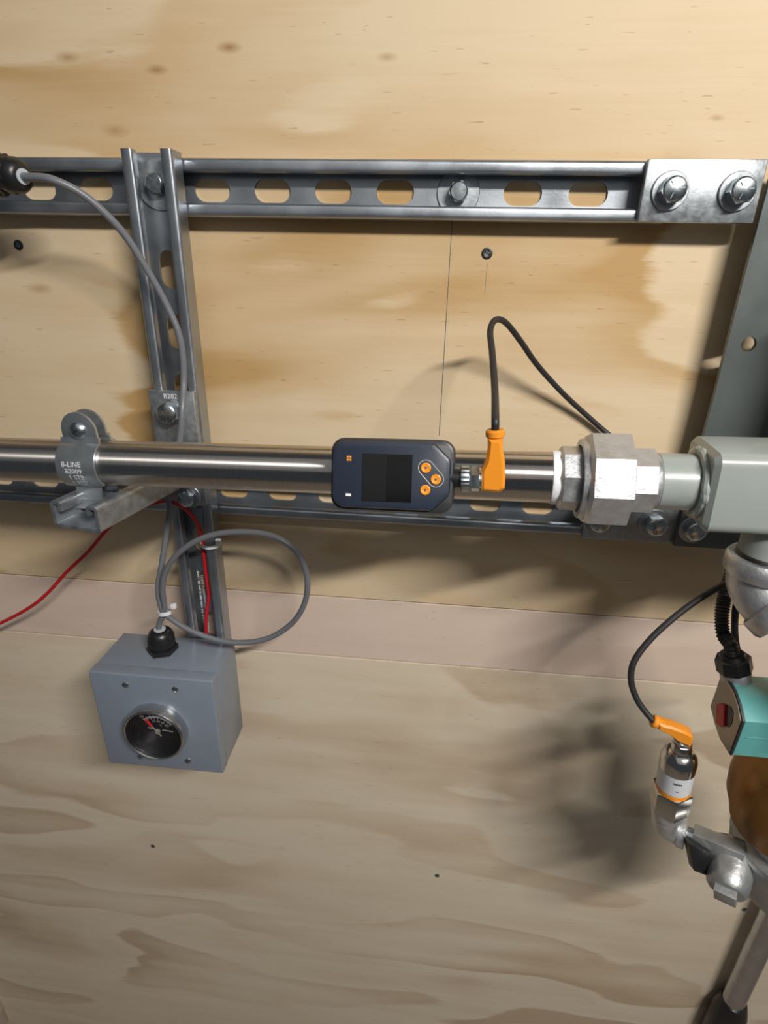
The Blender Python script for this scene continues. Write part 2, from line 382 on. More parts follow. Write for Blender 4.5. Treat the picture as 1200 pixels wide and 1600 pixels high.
# ================================================================== THE SETTING
X0, X1 = -1400.0, 1450.0
bk = MB(); box(bk, ((X0 + X1) / 2, 16, -500), (X1 - X0, 6, 1900))
wall = build('wall_back', bk, 'backing', None, 'plywood panelled back wall carrying the struts and pipes', None, None, 'structure')
ZS1, ZS2 = -387.2, -466.8
def panel(z0, z1, mat, lab, y0=0.0):
    mb = MB(); fbox(mb, WORLD, ((X0 + X1) / 2, y0 + 6, (z0 + z1) / 2), (X1 - X0, 12, z1 - z0), .5, 1)
    return build('plywood_panel', mb, mat, wall, lab)
pu = panel(ZS1 + .7, 420, 'ply_up', 'yellowish upper plywood sheet')
panel(ZS2 + .5, ZS1 - .7, 'ply_strip', 'narrow pinkish plywood strip', .4)
panel(-1450, ZS2 - .5, 'ply_low', 'brownish lower plywood sheet')
pl = MB(); box(pl, (199.6, -.03, -105), (.7, .1, 192)); build('pencil_line', pl, 'pencil', wall, 'thin upright pencil line')
pl = MB(); box(pl, (231, -.03, -63), (.35, .1, 24)); build('pencil_line', pl, 'pencil', wall)
# an upright board nailed over the sheets at the lower left
tr = MB(); fbox(tr, WORLD, (-566, -9.3, -800), (76, 18, 1100), 1.5); build('trim_1', tr, 'ply_side', None, 'upright pale board at the lower left corner', None, None, 'structure')
fl = MB(); box(fl, (25, -700, -1456.5), (2850, 1420, 12)); build('floor', fl, 'conc', None, 'dull brown floor under the wall', None, None, 'structure')

# ================================================================== STRUT FRAME
# upper rail
t = thing('strut_channel', (100, 0, 0), 'upper horizontal slotted galvanized strut channel screwed to plywood wall', 'strut channel', 'slotted strut channels')
mb = MB(); channel(mb, Fr((0, 0, 0), (0, 0, -1), (0, -1, 0), (1, 0, 0)), 660, [k * 50.8 for k in range(-7, 9) if k not in (4,)], -300); build('channel', mb, 'strut', t)
bolt(t, (4 * 50.8, -ST, 0), 13.5, 11.0, 17, 1.6, ph=.2)
# lower rail
ZB, XB = -266.5, -5.2
t = thing('strut_channel', (100, 0, ZB), 'lower horizontal slotted strut channel running behind the stainless pipe', 'strut channel', 'slotted strut channels')
mb = MB(); channel(mb, Fr((0, 0, ZB), (0, 0, -1), (0, -1, 0), (1, 0, 0)), 655, [XB + k * 50.8 for k in range(-6, 7)], -300); build('channel', mb, 'strut', t)
# upright rail in front of the two
XL = -35.6
YL = -SD
t = thing('strut_channel', (XL, YL, -200), 'vertical slotted strut channel crossing in front of the horizontal rails', 'strut channel', 'slotted strut channels')
mb = MB(); channel(mb, Fr((XL, YL, 0), (1, 0, 0), (0, -1, 0), (0, 0, 1)), 533, [-61.5 - 50.8 * k for k in range(0, 9)], -510); build('channel', mb, 'strut', t)
bolt(t, (XL, YL - ST, 1), 14.0, 9.0, 18.5, 1.8, ph=.1)
pm = MB(); random.seed(5)
for xo, za, zb in ((-8.6, -352, -428), (-4.4, -357, -428)):       # the maker's print, too small to read: strokes
    z = za
    while z > zb:
        w = random.uniform(.5, 1.6); hgt = random.uniform(1.4, 2.3)
        box(pm, (XL + xo + random.uniform(-.15, .15), YL - ST - .06, z - w / 2), (hgt, .1, w)); z -= w + random.choice((.35, .4, .5, 1.6))
build('printed_text', pm, 'label', t, 'small pale print in two lines')

# flat two-hole fittings at the rail ends
def fitting(z, lab, bz):
    t = thing('flat_fitting', (381, -SD, z), lab, 'bracket', 'flat two-hole strut fittings')
    mb = MB(); fbox(mb, WORLD, (381, -SD - 3.1, z), (84, 6, 41.4), 1.3); build('plate', mb, 'zinc', t)
    for x in bz: bolt(t, (x, -SD - 6.1, z), 16.5, 10.0, 13.2, 2.2, ph=.15)
    return t
fitting(0, 'bright zinc flat fitting with two hex bolts on the upper rail', (358, 405.6))
fitting(ZB, 'dull flat fitting with two hex bolts under the pipe union', (350, 400))

# painted steel upright at the right
t = thing('steel_upright', (465, -29, -130), 'grey green painted steel upright with one round hole at right edge', 'upright')
mb = MB(); f2 = Fr((0, -27, 0), (1, 0, 0), (0, 0, 1), (0, -1, 0))
h = at(1170, 538, -31)
rr2 = [(478 + x, -92 + y) for x, y in rrect(30, 46, 6)]  # unseen slot, added to let light onto the wall behind the hole
holed(mb, f2, (458, 510, -150, -60), rr2, 0, 4)
holed(mb, f2, (424, 458, -150, -60), [(h.x + x, h.z + z) for x, z in ngon(28, 5.8, .1)], 0, 4)
prism(mb, f2, [(424, -60), (510, -60), (510, 24), (425.2, 24)], 0, 4)
prism(mb, f2, [(421.5, -287), (510, -287), (510, -150), (424, -150)], 0, 4)
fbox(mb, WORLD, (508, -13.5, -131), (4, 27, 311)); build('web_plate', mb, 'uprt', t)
p = at(1080, 826, -31); bolt(t, (p.x + 2, -31, p.z), 16.5, 6.0, 13.2, 2.2, ph=.15)

# wall screws
def wall_screw(px, py, mat, lab, r=4.3, tilt=0.3):
    p = at(px, py, 0); fr = axis_frame((p.x, -.05, p.z), TOCAM); t = thing('wall_screw', (p.x, 0, p.z), lab, 'screw')
    mb = MB(); lathe(mb, fr, [(-1.5, r * .6), (0, r), (.35, r), (.7, r * .8), (.75, r * .55), (.2, r * .3)], 24); build('screw_head', mb, mat, t)
    mb = MB()
    for a in (tilt, tilt + math.pi / 2):
        e = Fr(fr.o, fr.x * math.cos(a) + fr.y * math.sin(a), -fr.x * math.sin(a) + fr.y * math.cos(a), fr.z); fbox(mb, e, (0, 0, .55), (r * 1.0, r * .26, .5))
    build('drive_cross', mb, 'zincd' if mat == 'dark_screw' else 'blackr', t)
wall_screw(29, 383, 'dark_screw', 'dark countersunk wall screw below the black cable gland')
wall_screw(761, 396, 'dark_screw', 'dark countersunk wall screw beside the pencil line', 4.6)
wall_screw(239, 1322, 'zincd', 'small silver wall screw below the blue grey gauge box', 3.6)
wall_screw(683, 1368, 'zincd', 'small silver wall screw alone in the lower plywood sheet', 3.6)
wall_screw(1163, 1421, 'zincd', 'small silver wall screw beside the lower right pipe', 3.6)

# ================================================================== CANTILEVER ARM AND CLAMP
YA = -SD * 2
t = thing('cantilever_bracket', (XL, YA, -235), 'zinc cantilever bracket with slotted arm holding the pipe clamp', 'bracket')
mb = MB(); fbox(mb, WORLD, (XL - 1.2, YA - 3.1, -213), (41.4, 6, 108), .9); build('back_plate', mb, 'zinc', t)
d = V((-24, -123, 0)).normalized(); arm_o = V((XL - .5, YA - 6.1, -237.3)); acr = V((0, 0, 1)).cross(d) * -1
mb = MB(); channel(mb, Fr(arm_o, d.cross(V((0, 0, 1))), (0, 0, 1), d), 126.5, [30, 80.8], 0, 15, 8.2); build('arm', mb, 'zinc', t)
bolt(t, (XL - 2.4, YA - 6.1, -177), 16.5, 10.0, 11.5, 2.0, ph=.5)
bolt(t, (XL + 4.0, YA - 6.1, -257.5), 14.5, 8.0, 11.5, 2.0, ph=.5)
tv, tf = text2d('B202', 6.2); mb = MB(); mb.add([(XL - 2 + x, YA - 6.25, -163.8 + y) for x, y in tv], tf); build('stamped_text', mb, 'stamp', t, 'bright stamped characters')

# stainless pipe
PA, PB = V((-200, -126.9, -202.5)), V((320, -167.4, -179.1)); PU = (PB - PA).normalized(); PR = 16.7
def ax(X): return PA + (PB - PA) * ((X + 200) / 520)
pn = (V((0, -1, 0)) - PU * V((0, -1, 0)).dot(PU)).normalized(); pz = PU.cross(pn) * -1
if pz.z < 0: pz = -pz
def pf(X): return Fr(ax(X), pn, pz, PU)          # x to the viewer, y up, z along the pipe
t = thing('stainless_pipe', ax(50), 'brushed stainless steel pipe running across through the clamp', 'pipe')
mb = MB(); L_ = (ax(282) - ax(-330)).length; lathe(mb, pf(-330), [(0, PR), (L_, PR)], 64); build('pipe_tube', mb, 'stain', t)
mb = MB(); lathe(mb, pf(272), [(0, PR), (.4, PR + .6), (2.0, PR + 1.0), (3.5, PR + .8), (5.5, PR + 1.1), (5.5, PR)], 48, True); build('thread_tape', mb, 'ptfe', t, 'white thread tape at the pipe end')

# strut clamp on the arm
CX = -62.0
t = thing('pipe_clamp', ax(CX) + V((0, 0, -PR)), 'zinc two-piece strut clamp around the stainless pipe', 'pipe clamp')
cf = pf(CX)
def strap(side):
    "cross-section: u = to the viewer (side +1) or the wall (-1), w = up"
    R = PR + .3; th = 2.1
    wid = 31.0 / 2
    prof = []
    ear = [(4.2, 38.5), (4.2, 24.0), (4.8, 20.5)]
    prof += ear
    a0 = math.degrees(math.atan2(17.0, 7.0))
    for i in range(13):
        a = math.radians(a0 - (a0 + 62) * i / 12); prof.append((R * math.cos(a), R * math.sin(a)))
    prof += [(8.4, -18.5), (8.6, -25.0), (9.5, -28.0)]
    def half(i):
        u, w = prof[i]
        if w > 24: # round ear
            return None
        return wid if w > -14.2 else 10.3
    mb = MB()
    # ear: rounded tab in the plane u = 4.2 .. 6.3
    fr = Fr(cf.p(4.2 * side, 0, 0), cf.z, cf.y, cf.x * side)
    tab = [(-wid + 1.5, 20), (wid - 1.5, 20), (wid - 1.5, 26)] + arc((0, 25.5), wid - 1.5, 4, 176, 14) + [(-wid + 1.5, 26)]
    prism(mb, fr, tab, 0, th, .4)
    # strap around the pipe and down to the foot
    pts = [p for p in prof[2:]]
    n = len(pts); a_, b_ = pts, []
    for i in range(n):
        p0, p1, p2 = V(pts[max(i - 1, 0)]), V(pts[i]), V(pts[min(i + 1, n - 1)]); e = (p2 - p0).normalized(); b_.append(p1 + V((-e.y, e.x)) * th * (1))
    vs = []; fs = []
    for i in range(n):
        w_ = wid if pts[i][1] > -14.6 else 10.3
        for (u, w), z in ((pts[i], -w_), (pts[i], w_), (b_[i], w_), (b_[i], -w_)): vs.append(cf.p(u * side, w, z))
    for i in range(n - 1):
        for k in range(4): j = (k + 1) % 4; fs.append((4 * i + k, 4 * i + j, 4 * i + 4 + j, 4 * i + 4 + k))
    fs += [(3, 2, 1, 0), (4 * n - 4, 4 * n - 3, 4 * n - 2, 4 * n - 1)]
    mb.add(vs, fs)
    # wide foot tucked under the strut lips
    fr = Fr(cf.p(9.6 * side, -28.5, 0), cf.z, cf.y, cf.x * side); prism(mb, fr, [(-10.3, 3), (-13.5, -5), (13.5, -5), (10.3, 3)], -.2, th)
    return mb
s1 = build('clamp_strap', strap(1), 'zincc', t, 'front half'); build('clamp_strap', strap(-1), 'zincc', t, 'rear half')
scr = MB(); fr = Fr(cf.p(6.3, 26.0, 0), cf.z, cf.y, cf.x)
lathe(scr, fr, [(0, 6.3), (1.4, 6.3), (2.9, 5.0), (3.6, 3.0), (3.7, .5)], 28)
sc = build('clamp_screw', scr, 'zincd', t)
scr = MB()
for a in (.5, .5 + math.pi / 2):
    e = Fr(fr.o, fr.x * math.cos(a) + fr.y * math.sin(a), -fr.x * math.sin(a) + fr.y * math.cos(a), fr.z); fbox(scr, e, (0, 0, 3.5), (6.0, 1.3, .6))
build('drive_cross', scr, 'blackr', sc)
scr = MB(); lathe(scr, Fr(cf.p(-10, 26, 0), cf.z, cf.y, cf.x), [(0, 3.1), (16.5, 3.1)], 16); build('screw_shank', scr, 'zincd', sc)
def wrap(s, size, w0, zshift):
    vs, fs = text2d(s, size); R = PR + 2.75; mb_ = MB(); a0 = math.asin(max(-1, min(1, w0 / R))); out = []
    for x, y in vs:
        a = a0 + y / R; out.append(cf.p(R * math.cos(a), R * math.sin(a), x + zshift))
    return mb_.add(out, fs)
tm = MB()
for s, w0, z in (('B-LINE', 4.0, -2.6), ('B2009', -1.2, -1.6), ('1 STP', -6.2, -.8), ('1.315"', -10.8, -.3)):
    q = wrap(s, 5.4, w0, z); tm.add(q.v, q.f)
build('stamped_text', tm, 'stamp', s1, 'stamped lettering')

# ================================================================== FLOW METER
ang = math.radians(16)
mn = (pn * math.cos(ang) + pz * math.sin(ang)).normalized(); mu = (pz * math.cos(ang) - pn * math.sin(ang)).normalized()
MC = V((169.4, -200, -173.0))
mf = Fr(MC, PU, mu, mn)
def onface(px, py, off=0.0):
    d = FW + RT * ((px - 600) / FPX) + UP * ((800 - py) / FPX); o = MC + mn * off; k = (o - CAM).dot(mn) / d.dot(mn); q = CAM + d * k - MC
    return q.dot(PU), q.dot(mu)
t = thing('flow_meter', ax(168), 'dark flow meter with black display and orange buttons on the pipe', 'flow meter')
mb = MB(); prism(mb, mf, rrect(76.5, 45.0, 8.5, 6), -22, -4, 2.0, 3.0); hs = build('housing', mb, 'dgrey', t)
face = arc((-28.5, 12.5), 8, 90, 180, 5) + arc((-28.5, -12.5), 8, 180, 270, 5) + [(24.5, -20.5), (27, -19.6), (35.4, -11.5), (36.3, -9.0), (36.3, 9.0), (35.4, 11.5), (27, 19.6), (24.5, 20.5)]
mb = MB(); prism(mb, mf, face, -6, 0, 2.2); fp = build('face_panel', mb, 'navy', t)
mb = MB(); fbox(mb, Fr(ax(168), PU, pz, pn), (0, 0, PR + 3), (52, 26, 16), 3); build('mounting_neck', mb, 'dgrey', t)
def quad(mb, c0, c1, z0, z1):
    return prism(mb, mf, [(c0[0], c0[1]), (c1[0], c0[1]), (c1[0], c1[1]), (c0[0], c1[1])], z0, z1)
a = onface(565.5, 746); b1_ = onface(643.7, 746); c_ = onface(604, 709.5); d_ = onface(604, 784)
mb = MB(); quad(mb, (a[0], d_[1]), (b1_[0], c_[1]), -.2, .15); scn = build('display_screen', mb, 'screen', t)
mid = onface(603.5, 746)[0]; mb = MB(); quad(mb, (a[0] + .3, d_[1] + .3), (mid, c_[1] - .3), .15, .25); build('display_film', mb, 'screen2', scn)
for px, py in ((665.5, 731), (681, 749), (664.5, 765.5)):
    x, y = onface(px, py); fr = Fr(mf.p(x, y, 0), mf.x, mf.y, mf.z)
    mb = MB(); lathe(mb, fr, [(-.2, 3.1), (.7, 3.0), (.9, 2.5), (.5, 1.2)], 28); bt = build('button', mb, 'orangebtn', t)
    mb = MB(); prism(mb, fr, ngon(3, 1.05, .5), .4, .75); build('button_mark', mb, 'ink', bt)
x0, y0 = onface(665.5, 731); x1, y1 = onface(681, 749); e = V((x1 - x0, y1 - y0)); ln = e.length; e.normalize()
lf = Fr(mf.p((x0 + x1) / 2, (y0 + y1) / 2, 0), mf.x * e.x + mf.y * e.y, mf.y * e.x - mf.x * e.y, mf.z)
loop = [lf.p(q[0], q[1], .05) for q in arc((ln / 2, 0), 4.6, -90, 90, 12) + arc((-ln / 2, 0), 4.6, 90, 270, 12)]; loop.append(loop[0])
mb = MB(); tube(mb, loop, .28, 6); build('button_outline', mb, 'pale', t)
mb = MB()
for dx in (-.85, .85):
    for dy in (-.9, .9):
        x, y = onface(545.5, 716); quad(mb, (x + dx - .6, y + dy - .6), (x + dx + .6, y + dy + .6), -.1, .12)
build('status_mark', mb, 'orangebtn', t, 'orange lamp marks')
x, y = onface(544.5, 773); mb = MB(); quad(mb, (x - 1.7, y - .8), (x + 1.7, y + .8), -.1, .12); build('status_mark', mb, 'dialw', t, 'white lamp mark')
CO = mf.p(38.4, onface(735, 748, -10)[1] , -10); cfz = Fr(CO, mn, mu, PU)
mb = MB(); lathe(mb, cfz, [(-3, 6.0), (5.0, 6.0), (5.0, 5)], 28); build('socket_neck', mb, 'blackp', t)

# orange elbow plugs with their cables
def elbow_plug(t, fr, s=1.0, label=None):
    "frame: z out of the socket, y along the cable"
    mb = MB()
    kn = []
    for i in range(48): r = 8.3 * s + (.25 if i % 2 else -.1); kn.append((r * math.cos(i * math.pi / 24), r * math.sin(i * math.pi / 24)))
    prism(mb, fr, kn, 4.2 * s, 9.6 * s, .5, .5); rg = build('knurled_ring', mb, 'zincd', t)
    mb = MB(); prism(mb, fr, ngon(6, 8.4 * s, .52), 10.2 * s, 16.0 * s, .7, .7); lathe(mb, fr, [(9.4 * s, 6 * s), (17.4 * s, 6 * s)], 24); build('hex_nut', mb, 'zincd', t)
    mb = MB()
    # body: a block turned up into a tapering stem
    side = Fr(fr.p(0, 0, 0), fr.z, fr.y, fr.x)
    prof = [(17 * s, -6.6 * s), (28.5 * s, -6.9 * s), (31.6 * s, -4.5 * s), (32.0 * s, 3 * s), (31.5 * s, 14 * s), (30.3 * s, 20 * s), (29.6 * s, 27 * s), (21.6 * s, 27 * s), (21.0 * s, 20 * s), (20.0 * s, 13 * s), (17.2 * s, 7 * s)]
    prism(mb, side, prof, -5.8 * s, 5.8 * s, 1.8 * s, 1.8 * s)
    st = Fr(fr.p(0, 0, 25.6 * s), fr.x, fr.y.cross(fr.x), fr.y)
    lathe(mb, st, [(22 * s, 4.6 * s), (27 * s, 4.7 * s), (28 * s, 5.9 * s), (31 * s, 6.0 * s), (32.2 * s, 5.0 * s), (32.2 * s, 2.5 * s)], 28)
    b_ = build('elbow_plug', mb, 'orange', t, label)
    rb = MB(); prism(rb, side, [(23.5 * s, -2 * s), (28.5 * s, -2 * s), (28.5 * s, 9 * s), (26 * s, 11.5 * s), (23.5 * s, 8 * s)], 5.7 * s, 6.2 * s, .3); build('grip_panel', rb, 'orange', b_)
    return st.p(0, 0, 31 * s)
t = thing('connector_cable', CO, 'orange elbow plug with black cable arching up behind the union', 'cable', 'sensor cables with orange elbow plugs')
vup = (V((0, 0, 1)) - PU * PU.z + V((-.04, .06, 0))).normalized(); vx = vup.cross(PU).normalized()
end = elbow_plug(t, Fr(CO, vx, vup, PU), .95)
path = [end, end + vup * 8, at(773, 605, -150), at(769, 550, -112), at(766, 517, -86), at(774, 500, -70), at(790, 504, -59), at(812, 531, -46), at(840, 571, -31), at(880, 615, -16), at(920, 652, -8), at(955, 682, -9), at(1000, 713, -26), at(1060, 745, -48)]
mb = MB(); tube(mb, spline(path, 10), 2.35, 14); build('cable_jacket', mb, 'blackr', t)

# ================================================================== PIPE UNION
t = thing('pipe_union', ax(300) + V((0, 0, -30)), 'galvanized pipe union with big octagonal nut between pipe and manifold', 'pipe union')
OC = math.pi / 8
def octp(af, a=20.0): return ngon(8, af / 2 / math.cos(OC), OC + math.radians(a))
mb = MB(); prism(mb, pf(277), octp(38.5, -2.5), 0, 17.5, .8, 1.6); lathe(mb, pf(277), [(17, 16.5), (28, 16.5)], 32); build('tail_piece', mb, 'galv', t)
mb = MB(); f3 = pf(291)
prism(mb, f3, octp(57), 1.5, 27.5, .9, 2.4)
lathe(mb, f3, [(-1.5, 22), (-1.5, 25.5), (2, 26.5), (2, 22)], 40, True); build('union_nut', mb, 'galv', t)
mb = MB(); prism(mb, pf(318.5), octp(40), 0, 15.0, .8, .3); lathe(mb, pf(318.5), [(14.5, 17.8), (17.2, 18.4), (18, 17.4)], 36); build('end_piece', mb, 'galv', t)

# ================================================================== MANIFOLD
t = thing('pipe_manifold', ax(400), 'grey green painted square manifold at the right edge', 'manifold')
def mfx(X): return pf(X)
mb = MB(); lathe(mb, pf(336), [(0, 17.0), (.8, 17.9), (26, 17.9)], 44); build('inlet_nipple', mb, 'paint', t)
mb = MB(); s = 25.0; c = 7.0
sec = arc((s - c, s - c), c, 0, 90, 5) + arc((-s + c, s - c), c, 90, 180, 5) + arc((-s + c, -s + c), c, 180, 270, 5) + arc((s - c, -s + c), c, 270, 360, 5)
prism(mb, pf(360.5), sec, 0, 200, 0, 3.0); mbody = build('manifold_body', mb, 'paint', t)
mb = MB(); random.seed(3); f3 = pf(361.5); rings = [f3.p((19.6 + random.uniform(-.4, .5)) * math.cos(a * math.pi / 22), (19.6 + random.uniform(-.4, .5)) * math.sin(a * math.pi / 22), -1.2 + random.uniform(-.4, .4)) for a in range(45)]; rings[-1] = rings[0]
tube(mb, spline(rings, 3), 3.1, 10); build('weld_bead', mb, 'paint', t, 'lumpy painted weld')
EX = at(1194, 880, -173)
mb = MB(); lathe(mb, axis_frame((EX.x, EX.y, -212 - 12), (0, 0, 1)), [(0, 17.2), (32, 17.2)], 40); build('outlet_nipple', mb, 'paint', t)
mb = MB(); tube(mb, spline([V((492, -165, -172)), V((492, -125, -172)), V((492, -100, -160)), V((492, -94, -130)), V((492, -94, -62))], 8), 21, 28); build('added_shade_pipe', mb, 'paint', t)  # unseen pipe, added to throw shade on the steel upright

# galvanized elbow under the manifold
t = thing('pipe_elbow', EX, 'galvanized iron pipe elbow hanging under the manifold', 'pipe elbow')
ed = V((.62, -.62, -.48)).normalized(); e0 = V((EX.x, EX.y, -226)); ek = e0 + V((5, -6, -25))
pth = [e0, e0 + V((0, 0, -9)), e0 + V((1, -1, -17)), ek, ek + ed * 7, ek + ed * 13]
mb = MB(); tube(mb, spline(pth, 8), 20.0, 32); lathe(mb, axis_frame(e0 + V((0, 0, -11)), (0, 0, 1)), [(-1, 20), (0, 22.0), (2, 23.0), (10, 23.0), (12.5, 21.6), (12.5, 18.4)], 40)
eo = ek + ed * 9; lathe(mb, axis_frame(eo, ed), [(-7, 19), (-5, 22.6), (-3, 23.4), (5, 23.6), (7.5, 22.4), (7.5, 18.5), (5, 17.5)], 40); build('elbow_body', mb, 'galv', t)
mb = MB(); lathe(mb, axis_frame(e0 + V((0, 0, .5)), (0, 0, 1)), [(0, 17.6), (1.0, 18.2), (2.0, 17.6), (3.0, 18.1), (4.0, 17.5)], 36); build('thread_ring', mb, 'dark_screw', t, 'dark pipe thread above the elbow')
mb = MB(); lathe(mb, axis_frame(eo, ed), [(4, 16.7), (90, 16.7)], 36); build('threaded_nipple', mb, 'castg', t, 'brownish nipple in the elbow')

# ================================================================== SOLENOID VALVE
SX = 419.0
def atX(x, y, X):
    d = FW + RT * ((x - 600) / FPX) + UP * ((800 - y) / FPX); return CAM + d * ((X - CAM.x) / d.x)
t = thing('solenoid_valve', (455, -175, -430), 'teal solenoid with red square on its end plate over bronze body', 'valve')
outl = [(1129, 1053), (1120, 1080), (1112, 1103), (1119, 1132), (1127, 1155), (1142, 1179), (1152, 1153), (1161.5, 1127), (1156.5, 1102), (1149, 1080), (1141, 1066)]
P3 = [atX(x, y, SX) for x, y in outl]
sf = Fr((SX, 0, 0), (0, -1, 0), (0, 0, 1), (1, 0, 0)); poly = [(-q.y, q.z) for q in P3]
mb = MB(); prism(mb, sf, poly, .8, 46, 2.0, .8); hb = build('solenoid_housing', mb, 'teal', t)
mb = MB(); prism(mb, sf, inset(poly, -.4), -.6, .9); build('gasket', mb, 'blackr', hb)
pli = inset(poly, .9); mb = MB(); prism(mb, sf, pli, -1.6, -.4, 0, .3); npl = build('nameplate', mb, 'plate', t)
rc = [atX(x, y, SX) for x, y in ((1126, 1101), (1133, 1099), (1139, 1101), (1138, 1135), (1132, 1136), (1125, 1130))]
mb = MB(); prism(mb, sf, [(-q.y, q.z) for q in rc], -3.4, -1.5, 0, .4); build('red_emblem', mb, 'redlab', npl, 'red square mark')
rc = [atX(x, y, SX) for x, y in ((1139, 1102), (1146, 1104), (1150, 1115), (1148, 1130), (1143, 1137), (1138, 1135))]  # shadow beside the red emblem, put in as a black patch
mb = MB(); prism(mb, sf, [(-q.y, q.z) for q in rc], -1.9, -1.5, 0, .1); build('emblem_shade', mb, 'blackp', npl, 'painted shade beside the red mark')
q0 = atX(1152, 1148, SX); q1 = atX(1148, 1158, SX)
mb = MB(); fbox(mb, WORLD, (SX + 22, q0.y - .5, q0.z - 1), (34, 1.6, 1.4), .3); build('housing_rib', mb, 'teal', hb)
# conduit hub on top
hubb = at(1150, 1058, -163); hubd = (at(1143, 1018, -160) - hubb).normalized(); hf = axis_frame(hubb - hubd * 4, hubd)
mb = MB(); lathe(mb, hf, [(0, 10.4), (9, 10.4), (10, 9.8), (15, 9.4)], 32); build('conduit_hub', mb, 'castg', t)
# bronze body
bc = V((493, -178, -415)); bd = V((.10, -.02, -1)).normalized(); bf = axis_frame(V((478, -178, -352)), bd)
mb = MB(); lathe(mb, bf, [(-2, 20), (8, 25), (22, 29), (34, 36), (52, 41), (66, 43), (80, 43), (92, 40), (104, 38)], 40); build('valve_body', mb, 'bronze', t)

# flexible conduit and its nut
t = thing('flexible_conduit', hubb, 'black corrugated conduit entering the teal solenoid', 'conduit')
mb = MB(); prism(mb, hf, ngon(8, 12.0, .2), 9.5, 21, 1.2, 1.0); lathe(mb, hf, [(20, 9.5), (24, 8.0), (24, 5)], 28); build('conduit_nut', mb, 'blackp', t)
ce = hf.p(0, 0, 25)
mb = MB(); pth = spline([hf.p(0, 0, 22), ce + hubd * 6, at(1130, 990, -150), at(1128, 958, -142), at(1135, 920, -130), at(1150, 882, -120), at(1185, 848, -110), at(1260, 818, -100)], 40)
tube(mb, pth, lambda s_: 4.6 + .5 * math.sin(s_ * 2 * math.pi / 2.2), 16); build('corrugated_hose', mb, 'blackr', t)
t = thing('signal_cable', at(1155, 1000, -140), 'thin black cable hanging beside the corrugated conduit', 'cable')
mb = MB(); tube(mb, spline([at(1170, 900, -130), at(1152, 940, -136), at(1148, 970, -140), at(1149, 1000, -143), at(1156, 1030, -146), at(1172, 1062, -140), at(1210, 1090, -120)], 10), 2.5, 12); build('cable_jacket', mb, 'blackr', t)

# ================================================================== PRESSURE SENSOR LINE
s_top = at(1064, 1172, -178); s_bot = at(1044, 1262, -174); sd = (s_top - s_bot).normalized(); Ls = (s_top - s_bot).length
t = thing('pressure_sensor', s_bot, 'polished pressure sensor with white label and orange ring', 'sensor')
pf2 = axis_frame(s_bot, sd)
k = Ls / 52.0
mb = MB(); prism(mb, pf2, ngon(6, 14.8, .45), 0, 19 * k, 1.0, 1.4); build('hex_base', mb, 'polish', t)
mb = MB(); lathe(mb, pf2, [(19 * k, 12.6), (21.5 * k, 12.6)], 36); lathe(mb, pf2, [(21.6 * k, 11.4), (44 * k, 11.4)], 12); build('orange_ring', mb, 'orangebtn', t)
mb = MB(); lathe(mb, pf2, [(22.5 * k, 12.7), (37.6 * k, 12.7)], 44); lb = build('label_band', mb, 'label', t, 'white label')
mb = MB(); lathe(mb, pf2, [(37.6 * k, 12.5), (38 * k, 12.9), (45 * k, 12.9), (48.5 * k, 12.0), (51.5 * k, 9.2), (52.6 * k, 6)], 44); build('sensor_can', mb, 'polish', t)
# print on the label, too small to read: strokes wrapped on the band, facing the viewer
ta = (CAM - s_bot); ta = ta - sd * ta.dot(sd); ta.normalize(); tb = sd.cross(ta); mb = MB(); random.seed(9)
for h0, a0, n_, w0 in ((33.5, .02, 9, 1.3), (27.5, .2, 4, .7)):
    for i in range(n_):
        a = a0 + i * .055; hgt = w0 * random.uniform(.8, 1.4); e = ta * math.cos(a) + tb * math.sin(a); f = -ta * math.sin(a) + tb * math.cos(a)
        fbox(mb, Fr(s_bot + e * 12.7 + sd * h0 * k, f, sd, e), (0, 0, .05), (.55, hgt, .2))
build('printed_text', mb, 'ink', lb)
mb = MB(); lathe(mb, pf2, [(52 * k, 7.2), (55 * k, 7.4), (58 * k, 6.6)], 28); build('sensor_neck', mb, 'polish', t)
NK = pf2.p(0, 0, 51 * k)
t = thing('connector_cable', NK, 'orange elbow plug on the pressure sensor with drooping black cable', 'cable', 'sensor cables with orange elbow plugs')
cend = at(1019, 1122, -176); tdir = (cend - at(1066, 1150, -178)); yy = (tdir - sd * tdir.dot(sd)).normalized(); yy = (yy + sd * .42).normalized()
xx = yy.cross(sd).normalized()
end = elbow_plug(t, Fr(NK - sd * 2, xx, yy, sd), .80)
path = [end, at(1006, 1109, -173), at(994, 1090, -170), at(986, 1063, -167), at(991, 1033, -164), at(1018, 997, -159), at(1058, 961, -154), at(1098, 932, -150), at(1135, 911, -145), at(1165, 893, -138), at(1200, 875, -125), at(1250, 850, -112)]
mb = MB(); tube(mb, spline(path, 10), 2.35, 14); build('cable_jacket', mb, 'blackr', t)

# small elbow
t = thing('small_elbow', s_bot, 'small galvanized elbow below the pressure sensor', 'pipe elbow')
b0 = s_bot; b3 = at(1067, 1302, -172); ed2 = (at(1142, 1331, -186) - at(1074, 1303, -171)).normalized()
pth = [b0 + sd * 3, b0 - sd * 5, b0 - sd * 11, (b0 - sd * 16 + b3 - ed2 * 12) / 2, b3 - ed2 * 5, b3 + ed2 * 2]
mb = MB(); tube(mb, spline(pth, 8), 10.6, 28); lathe(mb, axis_frame(b0 - sd * 5, sd), [(-2, 10.6), (-1, 12.4), (6, 12.6)], 30)
lathe(mb, axis_frame(b3, ed2), [(-4.5, 10.4), (-3.5, 12.2), (1.6, 12.2), (2.4, 11.4), (2.4, 7)], 30); build('elbow_body', mb, 'galv', t)

